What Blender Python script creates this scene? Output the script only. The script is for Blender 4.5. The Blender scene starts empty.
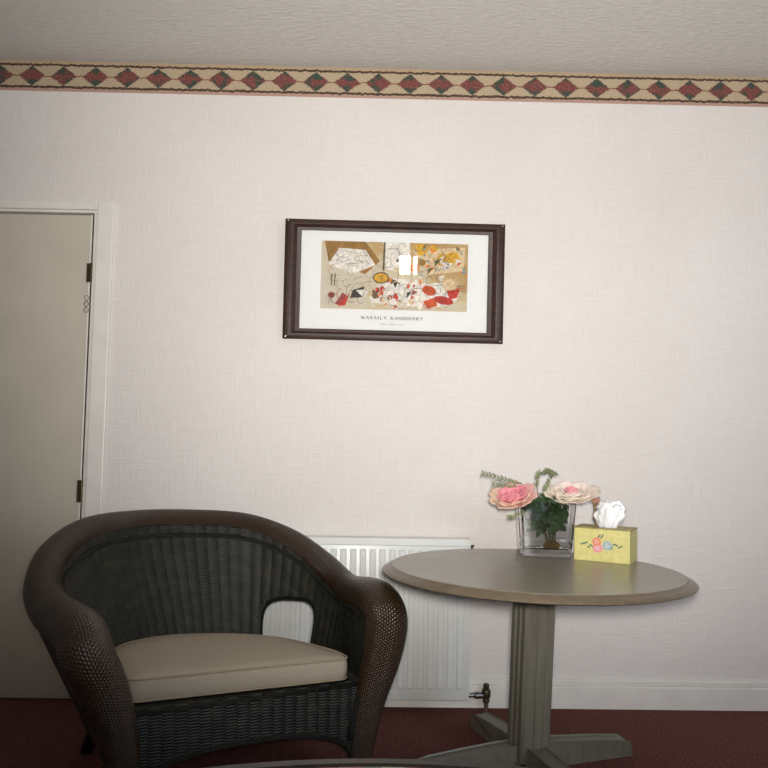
import bpy, bmesh, math, random
from mathutils import Vector, Matrix, Euler
R = math.radians
PI = math.pi
rnd = random.Random(7)
COL = bpy.context.scene.collection

# ------------------------------------------------------------------ helpers
def lin(r, g, b):
    f = lambda c: (c/255/12.92) if c/255 <= .04045 else ((c/255+.055)/1.055)**2.4
    return (f(r), f(g), f(b), 1)

def mesh_obj(name, verts, faces, mat=None, parent=None, smooth=False, uvs=None, mats=None, midx=None, loc=None):
    me = bpy.data.meshes.new(name)
    me.from_pydata([tuple(v) for v in verts], [], faces)
    if uvs is not None:
        l = me.uv_layers.new(name='UVMap')
        for lp in me.loops:
            l.data[lp.index].uv = uvs[lp.vertex_index]
    if mats:
        for m in mats: me.materials.append(m)
        for p, i in zip(me.polygons, midx): p.material_index = i
    elif mat: me.materials.append(mat)
    if smooth:
        for p in me.polygons: p.use_smooth = True
    me.validate(); me.update()
    o = bpy.data.objects.new(name, me); COL.objects.link(o)
    if parent: o.parent = parent
    if loc: o.location = loc
    return o

def empty(name, loc, rz=0):
    o = bpy.data.objects.new(name, None); COL.objects.link(o)
    o.location = loc; o.rotation_euler = (0, 0, rz); o.empty_display_size = .05
    return o

def tag(o, label, cat, group=None):
    o['label'] = label; o['category'] = cat
    if group: o['group'] = group
    return o

def struct(o, label=None):
    o['kind'] = 'structure'
    if label: o['label'] = label
    return o

class MB:
    """collects shapes into one mesh"""
    def __init__(s): s.v = []; s.f = []; s.uv = []
    def add(s, v, f, uv=None):
        n = len(s.v); s.v += [Vector(p) for p in v]; s.f += [tuple(i+n for i in q) for q in f]
        s.uv += uv if uv else [(p[0], p[2]) for p in v]
        return s
    def box(s, x0, x1, y0, y1, z0, z1, M=None, bev=0):
        bm = bmesh.new(); bmesh.ops.create_cube(bm, size=1)
        for v in bm.verts:
            v.co = Vector(((x0+x1)/2+v.co.x*(x1-x0), (y0+y1)/2+v.co.y*(y1-y0), (z0+z1)/2+v.co.z*(z1-z0)))
        if bev: bmesh.ops.bevel(bm, geom=bm.edges[:], offset=bev, segments=2, affect='EDGES', profile=.5)
        return s.bm(bm, M)
    def bm(s, bm, M=None):
        bm.verts.index_update()
        vs = [(M @ v.co if M else v.co.copy()) for v in bm.verts]
        s.add(vs, [[v.index for v in f.verts] for f in bm.faces]); bm.free(); return s
    def lathe(s, prof, c=(0, 0, 0), n=48, sx=1, sy=1):
        vs = []; fs = []
        for (r, z) in prof:
            for k in range(n):
                a = 2*PI*k/n; vs.append((c[0]+sx*r*math.cos(a), c[1]+sy*r*math.sin(a), c[2]+z))
        for i in range(len(prof)-1):
            for k in range(n):
                a = i*n+k; b = i*n+(k+1) % n; fs.append((a, b, b+n, a+n))
        if prof[0][0] > 1e-6: fs.append(tuple(range(n))[::-1])
        if prof[-1][0] > 1e-6: fs.append(tuple(range((len(prof)-1)*n, len(prof)*n)))
        return s.add(vs, fs)
    def tube(s, pts, rad, n=10, flat=1.0, up=(0, 0, 1), cap=True):
        pts = [Vector(p) for p in pts]; m = len(pts)
        if not hasattr(rad, '__len__'): rad = [rad]*m
        if not hasattr(flat, '__len__'): flat = [flat]*m
        vs = []; fs = []; uv = []; L = 0; prev = None
        for i, p in enumerate(pts):
            t = (pts[min(i+1, m-1)]-pts[max(i-1, 0)]).normalized()
            if prev is None:
                u = Vector(up); u = (u-t*u.dot(t))
                if u.length < 1e-3: u = Vector((1, 0, 0)); u = (u-t*u.dot(t))
                u.normalize()
            else:
                u = (prev-t*prev.dot(t)).normalized()
            prev = u; w = t.cross(u)
            if i: L += (p-pts[i-1]).length
            for k in range(n):
                a = 2*PI*k/n
                vs.append(p+u*math.cos(a)*rad[i]*flat[i]+w*math.sin(a)*rad[i]); uv.append((k/n*.36, L))
        for i in range(m-1):
            for k in range(n):
                a = i*n+k; b = i*n+(k+1) % n; fs.append((a, b, b+n, a+n))
        if cap: fs.append(tuple(range(n))[::-1]); fs.append(tuple(range((m-1)*n, m*n)))
        return s.add(vs, fs, uv)
    def prism(s, poly, z0, z1, M=None):
        n = len(poly)
        vs = [(x, y, z0) for x, y in poly]+[(x, y, z1) for x, y in poly]
        fs = [tuple(range(n))[::-1], tuple(range(n, 2*n))]+[(i, (i+1) % n, (i+1) % n+n, i+n) for i in range(n)]
        if M: vs = [M @ Vector(v) for v in vs]
        return s.add(vs, fs)
    def build(s, name, mat, parent=None, smooth=False, loc=None):
        return mesh_obj(name, s.v, s.f, mat, parent, smooth, s.uv, loc=loc)

def autosmooth(o, ang=35):
    me = o.data; bm = bmesh.new(); bm.from_mesh(me)
    bmesh.ops.recalc_face_normals(bm, faces=bm.faces[:])
    for e in bm.edges:
        e.smooth = len(e.link_faces) == 2 and e.calc_face_angle(0) < R(ang)
    for f in bm.faces: f.smooth = True
    bm.to_mesh(me); bm.free(); return o

def catmull(P, n):
    P = [Vector(p) for p in P]; out = []
    for i in range(len(P)-1):
        p0 = P[i-1] if i else P[0]*2-P[1]; p1, p2 = P[i], P[i+1]
        p3 = P[i+2] if i+2 < len(P) else p2*2-p1
        for k in range(n):
            t = k/n
            out.append(.5*((2*p1)+(p2-p0)*t+(2*p0-5*p1+4*p2-p3)*t*t+(3*p1-p0-3*p2+p3)*t**3))
    out.append(P[-1].copy()); return out

# ------------------------------------------------------------------ materials
class NT:
    def __init__(s, name):
        s.m = bpy.data.materials.new(name); s.m.use_nodes = True; s.t = s.m.node_tree; s.n = s.t.nodes
        s.b = s.n['Principled BSDF']; s.out = s.n['Material Output']
    def node(s, k, **kw):
        n = s.n.new(k)
        for a, v in kw.items(): setattr(n, a, v)
        return n
    def link(s, a, b): s.t.links.new(a, b)
    def val(s, x, sock):
        if isinstance(x, (int, float)): sock.default_value = x
        else: s.link(x, sock)
    def math(s, op, a, b=0, c=0, clamp=False):
        n = s.node('ShaderNodeMath', operation=op); n.use_clamp = clamp
        s.val(a, n.inputs[0]); s.val(b, n.inputs[1]); s.val(c, n.inputs[2]); return n.outputs[0]
    def mix(s, f, a, b, blend='MIX'):
        n = s.node('ShaderNodeMix', data_type='RGBA', blend_type=blend); s.val(f, n.inputs[0])
        for x, k in ((a, 6), (b, 7)):
            if isinstance(x, tuple): n.inputs[k].default_value = x
            else: s.link(x, n.inputs[k])
        return n.outputs[2]
    def coord(s, k='Object'): return s.node('ShaderNodeTexCoord').outputs[k]
    def mapping(s, vec, scale=(1, 1, 1), loc=(0, 0, 0)):
        n = s.node('ShaderNodeMapping'); s.link(vec, n.inputs[0]); n.inputs['Scale'].default_value = scale
        n.inputs['Location'].default_value = loc; return n.outputs[0]
    def noise(s, vec, scale, detail=4, rough=.5):
        n = s.node('ShaderNodeTexNoise'); s.link(vec, n.inputs['Vector']); n.inputs['Scale'].default_value = scale
        n.inputs['Detail'].default_value = detail; n.inputs['Roughness'].default_value = rough; return n.outputs['Fac']
    def ramp(s, f, *st):
        n = s.node('ShaderNodeValToRGB'); s.link(f, n.inputs[0]); e = n.color_ramp.elements
        while len(e) < len(st): e.new(.5)
        for q, (p, c) in zip(e, st): q.position = p; q.color = c
        return n.outputs[0]
    def bump(s, h, strength=.5, dist=.002):
        n = s.node('ShaderNodeBump'); s.link(h, n.inputs['Height']); n.inputs['Strength'].default_value = strength
        n.inputs['Distance'].default_value = dist; s.link(n.outputs[0], s.b.inputs['Normal'])
    def base(s, c, rough=.6, metal=0, spec=.5):
        if isinstance(c, tuple): s.b.inputs['Base Color'].default_value = c
        else: s.link(c, s.b.inputs['Base Color'])
        s.b.inputs['Roughness'].default_value = rough; s.b.inputs['Metallic'].default_value = metal
        s.b.inputs['Specular IOR Level'].default_value = spec; return s

def simple(name, c, rough=.6, metal=0, spec=.5, var=.06, scale=30, bump=0):
    t = NT(name); co = t.coord(); f = t.noise(co, scale)
    d = tuple(max(0, x*(1-var*2)) for x in c[:3])+(1,); e = tuple(min(1, x*(1+var)) for x in c[:3])+(1,)
    t.base(t.ramp(f, (.3, d), (.7, e)), rough, metal, spec)
    if bump: t.bump(f, bump, .002)
    return t.m

M = {}
# woven wallpaper: short raised threads, some upright and some level
t = NT('wallpaper'); co = t.coord()
nh = t.noise(t.mapping(co, (9, 9, 110)), 1, 3, .6); nv = t.noise(t.mapping(co, (110, 110, 9), (3, 3, 3)), 1, 3, .6)
pick = t.noise(t.mapping(co, (16, 16, 16), (7, 1, 5)), 1, 2)
sel = t.math('GREATER_THAN', pick, .5); h = t.mix(sel, nh, nv)
big = t.noise(co, 1.6, 3)
c1 = t.ramp(big, (.3, lin(217, 211, 205)), (.7, lin(222, 217, 212)))
t.base(t.mix(t.math('MULTIPLY', t.math('SUBTRACT', h, .35, clamp=True), .55, clamp=True), c1, lin(196, 187, 178)), .75, spec=.25); t.bump(h, .8, .004); M['wallpaper'] = t.m
# wallpaper border
t = NT('border_paper'); co = t.coord('UV'); sp = t.node('ShaderNodeSeparateXYZ'); t.link(co, sp.inputs[0]); u, v = sp.outputs[0], sp.outputs[1]
warp = t.noise(t.mapping(co, (9, 3, 1)), 1, 3); fine = t.noise(t.mapping(co, (26, 17, 1)), 1, 4, .7); pat = t.noise(t.mapping(co, (3.3, 2.6, 1), (5, 2, 0)), 1, 3)
vv = t.math('ADD', v, t.math('MULTIPLY', t.math('SUBTRACT', warp, .5), .13))
a = t.math('ABSOLUTE', t.math('SUBTRACT', t.math('FRACT', u), .5)); b = t.math('ABSOLUTE', t.math('SUBTRACT', vv, .50))
d = t.math('ADD', t.math('DIVIDE', a, .42), t.math('DIVIDE', b, .33))
inside = t.math('MULTIPLY', t.math('SUBTRACT', 1.06, t.math('ADD', d, t.math('MULTIPLY', t.math('SUBTRACT', fine, .5), .5))), 9, clamp=True)
edge = t.math('MULTIPLY', t.math('GREATER_THAN', d, .99), t.math('LESS_THAN', d, 1.1))
tip = t.math('MULTIPLY', t.math('SUBTRACT', t.math('ADD', t.math('MULTIPLY', b, 1.5), t.math('ADD', t.math('MULTIPLY', pat, 1.4), t.math('MULTIPLY', fine, .5))), 1.10), 7, clamp=True)
col = t.ramp(fine, (.3, lin(160, 142, 116)), (.7, lin(192, 174, 146)))
dia = t.ramp(fine, (.3, lin(74, 42, 42)), (.5, lin(118, 66, 62)), (.72, lin(158, 118, 104)))
dia = t.mix(tip, dia, t.ramp(fine, (.3, lin(38, 50, 44)), (.7, lin(82, 92, 80))))
col = t.mix(inside, col, dia)
side = t.math('GREATER_THAN', t.math('SUBTRACT', a, b), .30)
col = t.mix(t.math('MULTIPLY', t.math('LESS_THAN', b, .016), t.math('GREATER_THAN', a, .38)), col, lin(120, 66, 58))
for lo, hi in ((.095, .175), (.83, .905)):
    m_ = t.math('MULTIPLY', t.math('GREATER_THAN', vv, lo), t.math('LESS_THAN', vv, hi))
    col = t.mix(m_, col, t.ramp(fine, (.35, lin(40, 42, 36)), (.52, lin(82, 58, 48)), (.7, lin(130, 112, 90))))
col = t.mix(t.math('LESS_THAN', vv, .08), col, lin(176, 142, 128))
col = t.mix(t.math('GREATER_THAN', vv, .92), col, lin(176, 154, 124))
t.base(col, .7, spec=.2); M['border'] = t.m
# ceiling
t = NT('ceiling_paint'); co = t.coord(); f = t.noise(t.mapping(co, (30, 75, 40)), 1, 5, .65)
t.base(t.ramp(f, (.3, lin(196, 192, 186)), (.7, lin(210, 206, 200))), .85, spec=.15); t.bump(f, .7, .008); M['ceiling'] = t.m
# carpet
t = NT('carpet'); co = t.coord(); f = t.noise(co, 150, 3, .7); g = t.noise(co, 14, 3)
c = t.mix(t.ramp(f, (.34, (0, 0, 0, 1)), (.66, (1, 1, 1, 1))), lin(66, 36, 34), lin(146, 98, 88)); c = t.mix(t.math('MULTIPLY', g, .35), c, lin(66, 44, 38))
t.base(c, .95, spec=.05); t.bump(f, .9, .006); M['carpet'] = t.m
M['door'] = simple('door_paint', lin(196, 189, 173), .5, var=.03, scale=5)
M['white_paint'] = simple('gloss_white_paint', lin(226, 222, 214), .35, var=.03, scale=12, bump=.05)
M['gap_shade'] = simple('dark_gap', lin(70, 60, 46), .8, var=.3, scale=60)
M['hinge'] = simple('old_brass', lin(86, 76, 56), .4, .8, var=.2, scale=120)
M['radiator'] = simple('radiator_enamel', lin(214, 216, 212), .35, var=.02, scale=8)
M['valve'] = simple('valve_bronze', lin(84, 76, 58), .35, .7, var=.2, scale=150)
M['chrome'] = simple('chrome', lin(190, 190, 188), .2, 1, var=.05)
M['copper'] = simple('painted_pipe', lin(110, 100, 84), .4, .4, var=.15, scale=90)
t = NT('frame_wood'); co = t.coord(); f = t.noise(t.mapping(co, (14, 60, 60)), 1, 4)
t.base(t.ramp(f, (.3, lin(38, 22, 16)), (.7, lin(62, 35, 25))), .5, spec=.5); M['frame'] = t.m
M['mat_board'] = simple('mat_board', lin(226, 226, 222), .7, var=.01)
t = NT('clear_glass'); t.base((1, 1, 1, 1), 0); t.b.inputs['IOR'].default_value = 1.45; t.b.inputs['Transmission Weight'].default_value = 1
M['glass'] = t.m
t = NT('water'); t.base((.93, .97, .95, 1), 0); t.b.inputs['IOR'].default_value = 1.33; t.b.inputs['Transmission Weight'].default_value = 1
M['water'] = t.m
# picture glazing: thin coated sheet
t = NT('picture_glass'); n = t.node('ShaderNodeBsdfGlossy'); n.inputs['Roughness'].default_value = .02
tr = t.node('ShaderNodeBsdfTransparent'); fr = t.node('ShaderNodeFresnel'); fr.inputs['IOR'].default_value = 1.5
mx = t.node('ShaderNodeMixShader'); t.link(fr.outputs[0], mx.inputs[0]); t.link(tr.outputs[0], mx.inputs[1]); t.link(n.outputs[0], mx.inputs[2])
t.link(mx.outputs[0], t.out.inputs['Surface']); M['picture_glass'] = t.m
# table: olive-taupe painted wood
t = NT('taupe_wood'); co = t.coord(); f = t.noise(t.mapping(co, (6, 90, 90)), 1, 5, .6)
t.base(t.ramp(f, (.25, lin(116, 110, 95)), (.75, lin(134, 128, 112))), .27, spec=.5); t.bump(f, .06, .001); M['table_top'] = t.m
t = NT('taupe_edge'); co = t.coord(); f = t.noise(co, 50, 4)
t.base(t.ramp(f, (.25, lin(92, 80, 63)), (.75, lin(112, 98, 79))), .3, spec=.5); M['table_edge'] = t.m
t = NT('green_grey_wood'); co = t.coord(); f = t.noise(t.mapping(co, (60, 60, 5)), 1, 5, .6)
t.base(t.ramp(f, (.25, lin(96, 93, 80)), (.75, lin(116, 112, 98))), .38); t.bump(f, .1, .001); M['table_leg'] = t.m

def weave(name, c0, c1, c2, pu, pv, rough, dist, spec=.5, rib=.45):
    t = NT(name); co = t.coord('UV'); sp = t.node('ShaderNodeSeparateXYZ'); t.link(co, sp.inputs[0]); u, v = sp.outputs[0], sp.outputs[1]
    U = t.math('DIVIDE', u, pu); par = t.math('MODULO', t.math('FLOOR', t.math('ADD', U, 500)), 2)
    V = t.math('ADD', t.math('DIVIDE', v, pv), t.math('MULTIPLY', par, .5))
    st = t.math('ABSOLUTE', t.math('SINE', t.math('MULTIPLY', V, PI)))
    rb = t.math('ABSOLUTE', t.math('SINE', t.math('MULTIPLY', U, PI)))
    h = t.math('ADD', t.math('MULTIPLY', st, 1-rib), t.math('MULTIPLY', rb, rib))
    nz = t.noise(t.mapping(co, (14, 30, 1)), 1, 4, .6)
    col = t.ramp(h, (.15, c0), (.8, c1)); col = t.mix(t.math('MULTIPLY', t.math('SUBTRACT', nz, .45, clamp=True), 2.2, clamp=True), col, c2)
    t.base(col, rough, spec=spec); t.bump(h, 1, dist); return t.m
M['wicker_dark'] = weave('wicker_dark', lin(6, 7, 4), lin(24, 25, 17), lin(50, 49, 34), .034, .008, .5, .0035, .4, .66)  # rib highlights are put into the colour, crests lighter than gaps
M['wicker_brown'] = weave('wicker_brown', lin(18, 13, 8), lin(60, 41, 23), lin(42, 36, 20),   .0075, .0075, .3, .003, .5, .4)
t = NT('cushion_fabric'); co = t.coord(); f = t.noise(co, 420, 2, .6); g = t.noise(co, 10, 3)
t.base(t.mix(f, lin(150, 139, 121), lin(172, 162, 145)), .9, spec=.1); t.bump(t.math('ADD', t.math('MULTIPLY', f, .25), g), .35, .006); M['cushion'] = t.m
M['piping'] = simple('piping_fabric', lin(150, 136, 114), .9, spec=.1)
M['leg_dark'] = simple('dark_leg', lin(26, 27, 22), .5, var=.2, scale=60)

# ------------------------------------------------------------------ the room
XL, XR, YB, H = -2.15, 2.35, -4.2, 2.5
wz, wx0, wx1 = 1.892, -1.955, -1.097     # door opening
w = MB(); w.box(XL-.1, wx0, 0, .12, 0, H); w.box(wx1, XR+.1, 0, .12, 0, H); w.box(wx0, wx1, 0, .12, wz, H)
struct(w.build('wall_back', M['wallpaper']))
struct(MB().box(XL-.1, XL, YB, 0, 0, H).build('wall_left', M['wallpaper']))
struct(MB().box(XR, XR+.1, YB, 0, 0, H).build('wall_right', M['wallpaper']))
# rear wall with a window opening
RX0, RX1, RZ0, RZ1 = -.1, .75, 2.015, 2.285
w = MB(); w.box(XL, RX0, YB-.12, YB, 0, H); w.box(RX1, XR, YB-.12, YB, 0, H); w.box(RX0, RX1, YB-.12, YB, 0, RZ0); w.box(RX0, RX1, YB-.12, YB, RZ1, H)
struct(w.build('wall_front', M['wallpaper']))
struct(MB().box(XL-.1, XR+.1, YB-.12, .12, -.06, 0).build('floor', M['carpet']))
struct(MB().box(XL-.1, XR+.1, YB-.12, .12, H, H+.06).build('ceiling', M['ceiling']))
# wallpaper border strip under the ceiling
z0b = 2.376; sp = .1261; u0 = -1.381
def band(p, q, n, name):
    # strip from p to q pushed 1.5 mm off the wall along n, thickness included
    p, q, n = Vector(p), Vector(q), Vector(n); L = (q-p).length
    vs = []; uv = []
    for off in (0, .0015):
        for (s, z, vv) in ((0, z0b, 0), (L, z0b, 0), (L, H, 1), (0, H, 1)):
            a = p+(q-p)/L*s+n*off; vs.append((a.x, a.y, z)); uv.append(((a.x if n.x == 0 else a.y)/sp-u0/sp+.5, vv))
    fs = [(4, 5, 6, 7), (0, 1, 5, 4), (3, 2, 6, 7), (0, 3, 7, 4), (1, 2, 6, 5)]
    return struct(mesh_obj(name, vs, fs, M['border'], uvs=uv))
band((XL, 0, 0), (XR, 0, 0), (0, -1, 0), 'trim_1')
# skirting board
def skirt(x0, x1, name):
    prof = [(0, 0), (-.020, 0), (-.020, .080), (-.0175, .084), (-.008, .0845), (-.008, .089), (-.014, .0895), (-.014, .102), (-.011, .106), (0, .107)]
    vs = [(x0, y, z) for y, z in prof]+[(x1, y, z) for y, z in prof]; n = len(prof)
    fs = [(i, i+1, i+1+n, i+n) for i in range(n-1)]+[tuple(range(n)), tuple(range(n, 2*n))[::-1]]
    return struct(autosmooth(mesh_obj(name, vs, fs, M['white_paint']), 20))
skirt(-1.026, XR, 'baseboard_back')
# door frame: architrave, lining, stop
w = MB()
def arch(x0, x1, z0, z1):
    w.box(x0, x1, -.016, 0, z0, z1, bev=.003)
w.box(-1.093, -1.028, -.016, .001, 0, 1.926, bev=.004); w.box(-2.025, -1.093, -.016, .001, 1.893, 1.926, bev=.004)
w.box(-2.025, -1.959, -.016, .001, 0, 1.893, bev=.004)
w.box(-1.1085, -1.0965, .0, .12, 0, wz); w.box(-1.955, -1.943, .0, .12, 0, wz); w.box(-1.943, -1.1085, .0, .12, wz-.008, wz)
struct(w.build('trim_2', M['white_paint']))
# door leaf, hung on the right
door = struct(MB().box(-1.938, -1.124, .012, .052, .008, 1.877, bev=.002).build('door_1', M['door']))
MB()  .box(-1.124, -1.1175, .006, .050, .008, 1.877, bev=.0015).build('door_edge', M['white_paint'], door)
MB().box(-1.1172, -1.1085, .009, .06, 0, 1.88).build('door_gap_shade', M['gap_shade'], door)  # dark strip painted in place of the shade inside the hinge-side gap
for hz, hh in ((1.645, .075), (.79, .085)):
    hb = MB()
    hb.tube([(-1.1135, .004, hz-hh/2), (-1.1135, .004, hz+hh/2)], .0075, 12)
    for k in range(1, 4): hb.tube([(-1.1135, .004, hz-hh/2+hh*k/4-.001), (-1.1135, .004, hz-hh/2+hh*k/4+.001)], .009, 12)
    hb.box(-1.133, -1.1135, .006, .0115, hz-hh/2, hz+hh/2)
    autosmooth(hb.build('hinge', M['hinge'], door))
hk = MB(); 
for k in range(3):
    hk.tube([(-1.128+.009*math.cos(a/8*PI*2), .006, 1.545-.024*k+.010*math.sin(a/8*PI*2)) for a in range(9)], .0016, 6)
hk.build('chain_catch', M['chrome'], door)
MB().box(-1.938, -1.85, .0, .012, .93, .99, bev=.004).tube([(-1.89, .0, .96), (-1.89, -.05, .96)], .009).tube([(-1.89, -.05, .96), (-1.78, -.05, .955)], .009).build('door_handle', M['chrome'], door)

# window in the wall behind the camera: bright daylight between drawn curtains
t = NT('daylight_pane'); em = t.node('ShaderNodeEmission'); em.inputs[0].default_value = (1, .97, .9, 1); em.inputs[1].default_value = 32
t.link(em.outputs[0], t.out.inputs['Surface']); M['day'] = t.m
win = struct(MB().box(RX0, RX1, YB-.09, YB-.05, RZ0, RZ0+.05).box(RX0, RX1, YB-.09, YB-.05, RZ1-.05, RZ1).box(RX0, RX0+.05, YB-.09, YB-.05, RZ0, RZ1).box(RX1-.05, RX1, YB-.09, YB-.05, RZ0, RZ1)  .box(.328, .358, YB-.09, YB-.05, RZ0, RZ1).build('window_1', M['white_paint']))
MB().box(RX0+.05, RX1-.05, YB-.075, YB-.07, RZ0+.05, RZ1-.05).build('window_pane', M['day'], win)
t = NT('curtain_cloth'); co = t.coord(); f = t.noise(t.mapping(co, (30, 1, 1)), 1, 2); t.base(t.ramp(f, (.3, lin(120, 100, 70)), (.7, lin(160, 136, 96))), .9, spec=.1); M['curtain'] = t.m
def curtain(x0, x1, label):
    vs = []; fs = []; n = 60
    for k in range(n+1):
        x = x0+(x1-x0)*k/n; y = YB+.05+.02*math.sin(k*1.25)
        vs += [(x, y, RZ0-.12), (x, y, RZ1+.1), (x, y-.004, RZ1+.1), (x, y-.004, RZ0-.12)]
    for k in range(n):
        a = 4*k; fs += [(a, a+4, a+5, a+1), (a+3, a+2, a+6, a+7), (a+1, a+5, a+6, a+2), (a, a+3, a+7, a+4)]
    return tag(mesh_obj('curtain', vs, fs, M['curtain'], smooth=True), label, 'curtain')
GX0, GX1 = .228, .385
curtain(RX0-.15, GX0, 'ochre curtain drawn over the left part of the window')
curtain(GX1, RX1+.15, 'ochre curtain drawn over the right part of the window')

# ------------------------------------------------------------------ picture
FW, FH = .862, .470
pic = empty('framed_picture', (.080, -.016, 1.627)); pic.rotation_euler = (R(3.3), R(.45), 0)
tag(pic, 'dark wooden framed abstract print with a wide white mat hanging on the cream wall', 'picture')
sx, sz = .064, .042
prof = [(0, 0), (0, .017), (.06, .021), (.20, .0245), (.36, .027), (.50, .0265), (.64, .021), (.74, .015), (.90, .0135), (1, .0115), (1, 0)]
vs = []; fs = []; n = len(prof)
for (a, b) in ((-1, -1), (1, -1), (1, 1), (-1, 1)):
    for (f, d) in prof:
        vs.append((a*(FW/2-sx*f), -d, b*(FH/2-sz*f)))
for c in range(4):
    for i in range(n-1):
        A = c*n+i; B = ((c+1) % 4)*n+i; fs.append((A, B, B+1, A+1))
autosmooth(mesh_obj('frame', vs, fs, M['frame'], pic), 25)
iw, ih = FW/2-sx+.003, FH/2-sz+.003
mb = MB().box(-iw, iw, -.006, -.002, -ih, ih).build('mat_board', M['mat_board'], pic)
for a in (-1, 1):
    for b in (-1, 1):
        MB().lathe([(0, .0012), (.002, .001), (.003, 0)], n=10).build('corner_pin', M['chrome'], pic, loc=(a*(FW/2-.012), -.0248, b*(FH/2-.009))).rotation_euler = (R(90), 0, 0)
MB().box(-iw, iw, -.0105, -.009, -ih, ih).build('picture_glass', M['picture_glass'], pic)
# generic abstract composition in tan, ochre and vermilion
AW, AH, AC = .576, .266, .021
t = NT('print_ground'); co = t.coord(); g = t.noise(t.mapping(co, (5, 5, 7)), 1, 3, .6); f = t.noise(co, 70, 4, .7)
sp_ = t.node('ShaderNodeSeparateXYZ'); t.link(co, sp_.inputs[0])
gx = t.math('ADD', t.math('ADD', t.math('MULTIPLY', sp_.outputs[0], .35), t.math('MULTIPLY', sp_.outputs[2], .9)), g)
c = t.ramp(gx, (.40, lin(206, 198, 180)), (.52, lin(206, 194, 164)), (.64, lin(190, 160, 110)), (.8, lin(176, 140, 80)))
t.base(t.mix(t.math('MULTIPLY', f, .45), c, lin(150, 128, 92)), .7); m_ground = t.m
pal = [m_ground]+[simple('print_ink', lin(*q), .7, var=.15, scale=80) for q in
       ((222, 216, 204), (150, 112, 52), (206, 160, 44), (200, 84, 34), (186, 52, 36), (52, 50, 44), (96, 92, 60), (214, 190, 150), (150, 62, 56), (120, 140, 138), (214, 128, 52))]
av = []; af = []; ai = []; lay = [0]
def poly(pts, mi):
    lay[0] += 1; d = -.0065-.00001*lay[0]; k = len(av)
    for (x, y) in pts:
        x = min(max(x, 0), 1); y = min(max(y, 0), 1)
        av.append(((x-.5)*AW, d, AC+(.5-y)*AH))
    af.append(tuple(range(k, k+len(pts)))); ai.append(mi)
def ell(cx, cy, rx, ry, mi, rot=0, n=18):
    poly([(cx+rx*math.cos(a)*math.cos(rot)-ry*math.sin(a)*math.sin(rot)*.5, cy+ry*math.sin(a)*math.cos(rot)+rx*math.cos(a)*math.sin(rot)*2) for a in [2*PI*k/n for k in range(n)]], mi)
def line(pts, w, mi):
    for (a, b) in zip(pts[:-1], pts[1:]):
        dx, dy = (b[0]-a[0])*AW, (b[1]-a[1])*AH; L = math.hypot(dx, dy) or 1; nx, ny = -dy/L*w, dx/L*w
        poly([(a[0]+nx/AW, a[1]+ny/AH), (b[0]+nx/AW, b[1]+ny/AH), (b[0]-nx/AW, b[1]-ny/AH), (a[0]-nx/AW, a[1]-ny/AH)], mi)
def curve(cx, cy, rx, ry, a0, a1, w, mi, n=10):
    line([(cx+rx*math.cos(R(a0+(a1-a0)*k/n)), cy+ry*math.sin(R(a0+(a1-a0)*k/n))) for k in range(n+1)], w, mi)
poly([(0, 0), (1, 0), (1, 1), (0, 1)], 0)
r2 = random.Random(11)
poly([(.02, .0), (.30, .0), (.40, .28), (.30, .48), (.05, .30)], 2); poly([(.05, .34), (.12, .10), (.30, .12), (.37, .34), (.22, .48)], 1)
poly([(.42, .0), (.60, .0), (.62, .45), (.44, .40)], 1)
poly([(.62, .1), (.98, .05), (.97, .4), (.74, .46)], 8)
for k in range(9):
    x, y = r2.uniform(.56, .95), r2.uniform(.05, .45); ell(x, y, r2.uniform(.02, .055), r2.uniform(.04, .09), r2.choice([3, 11, 2, 4, 8]), r2.uniform(-.5, .5))
poly([(.40, .52), (.72, .55), (.70, .95), (.36, .90)], 1)
for k in range(64):
    x, y = r2.uniform(.34, .72), r2.uniform(.52, .95)
    if k % 2: ell(x, y, r2.uniform(.006, .018), r2.uniform(.015, .05), r2.choice([4, 5, 1, 8, 11, 7, 9, 1, 8]), r2.uniform(-.6, .6))
    else: poly([(x, y), (x+r2.uniform(.01, .04), y+r2.uniform(-.05, .05)), (x+r2.uniform(-.01, .02), y+r2.uniform(.02, .09))], r2.choice([4, 6, 1, 8, 11, 7, 9, 10]))
for k in range(30):
    x, y = r2.uniform(.62, .98), r2.uniform(.02, .5); poly([(x, y), (x+r2.uniform(.01, .05), y+r2.uniform(-.06, .06)), (x+r2.uniform(-.02, .02), y+r2.uniform(.03, .10))], r2.choice([3, 1, 1, 11, 2, 10, 4, 7]))
ell(.80, .76, .14, .18, 1); ell(.74, .70, .05, .07, 4, .4); ell(.88, .62, .05, .10, 8, -.3); ell(.84, .84, .07, .06, 5, .2)
poly([(.70, .86), (.78, .80), (.80, .92), (.73, .97)], 4); poly([(.86, .70), (.95, .66), (.93, .80), (.88, .82)], 5)
ell(.41, .53, .055, .085, 6); ell(.41, .53, .047, .07, 3); line([(.43, 0), (.425, .42)], .0035, 7); curve(.52, .1, .07, .3, 20, 110, .0022, 3)
for k in range(3): line([(.10+.035*k, .30+.02*k), (.17+.04*k, .18+.07*k)], .0007, 6)
for k in range(2): line([(.075+.022*k, .48), (.073+.022*k, .66)], .0018, 6)
for k in range(3): line([(.92, .62+.035*k), (.985, .625+.035*k)], .0012, 6 if k != 1 else 5)
ell(.075, .80, .024, .045, 9); line([(.075, .84), (.055, .93)], .0012, 9); poly([(.18, .80), (.13, .95), (.10, .93), (.15, .76)], 9); poly([(.20, .76), (.17, .95), (.12, .96)], 5)
poly([(.22, .72), (.30, .66), (.28, .82), (.20, .84)], 6); poly([(.24, .72), (.33, .70), (.30, .84)], 1)
for k in range(80):
    x, y = r2.uniform(.06, .96), r2.uniform(.08, .94); curve(x, y, r2.uniform(.02, .07), r2.uniform(.04, .12), r2.uniform(0, 180), r2.uniform(200, 320), .0006, r2.choice([6, 6, 7, 9]), 7)
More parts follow.
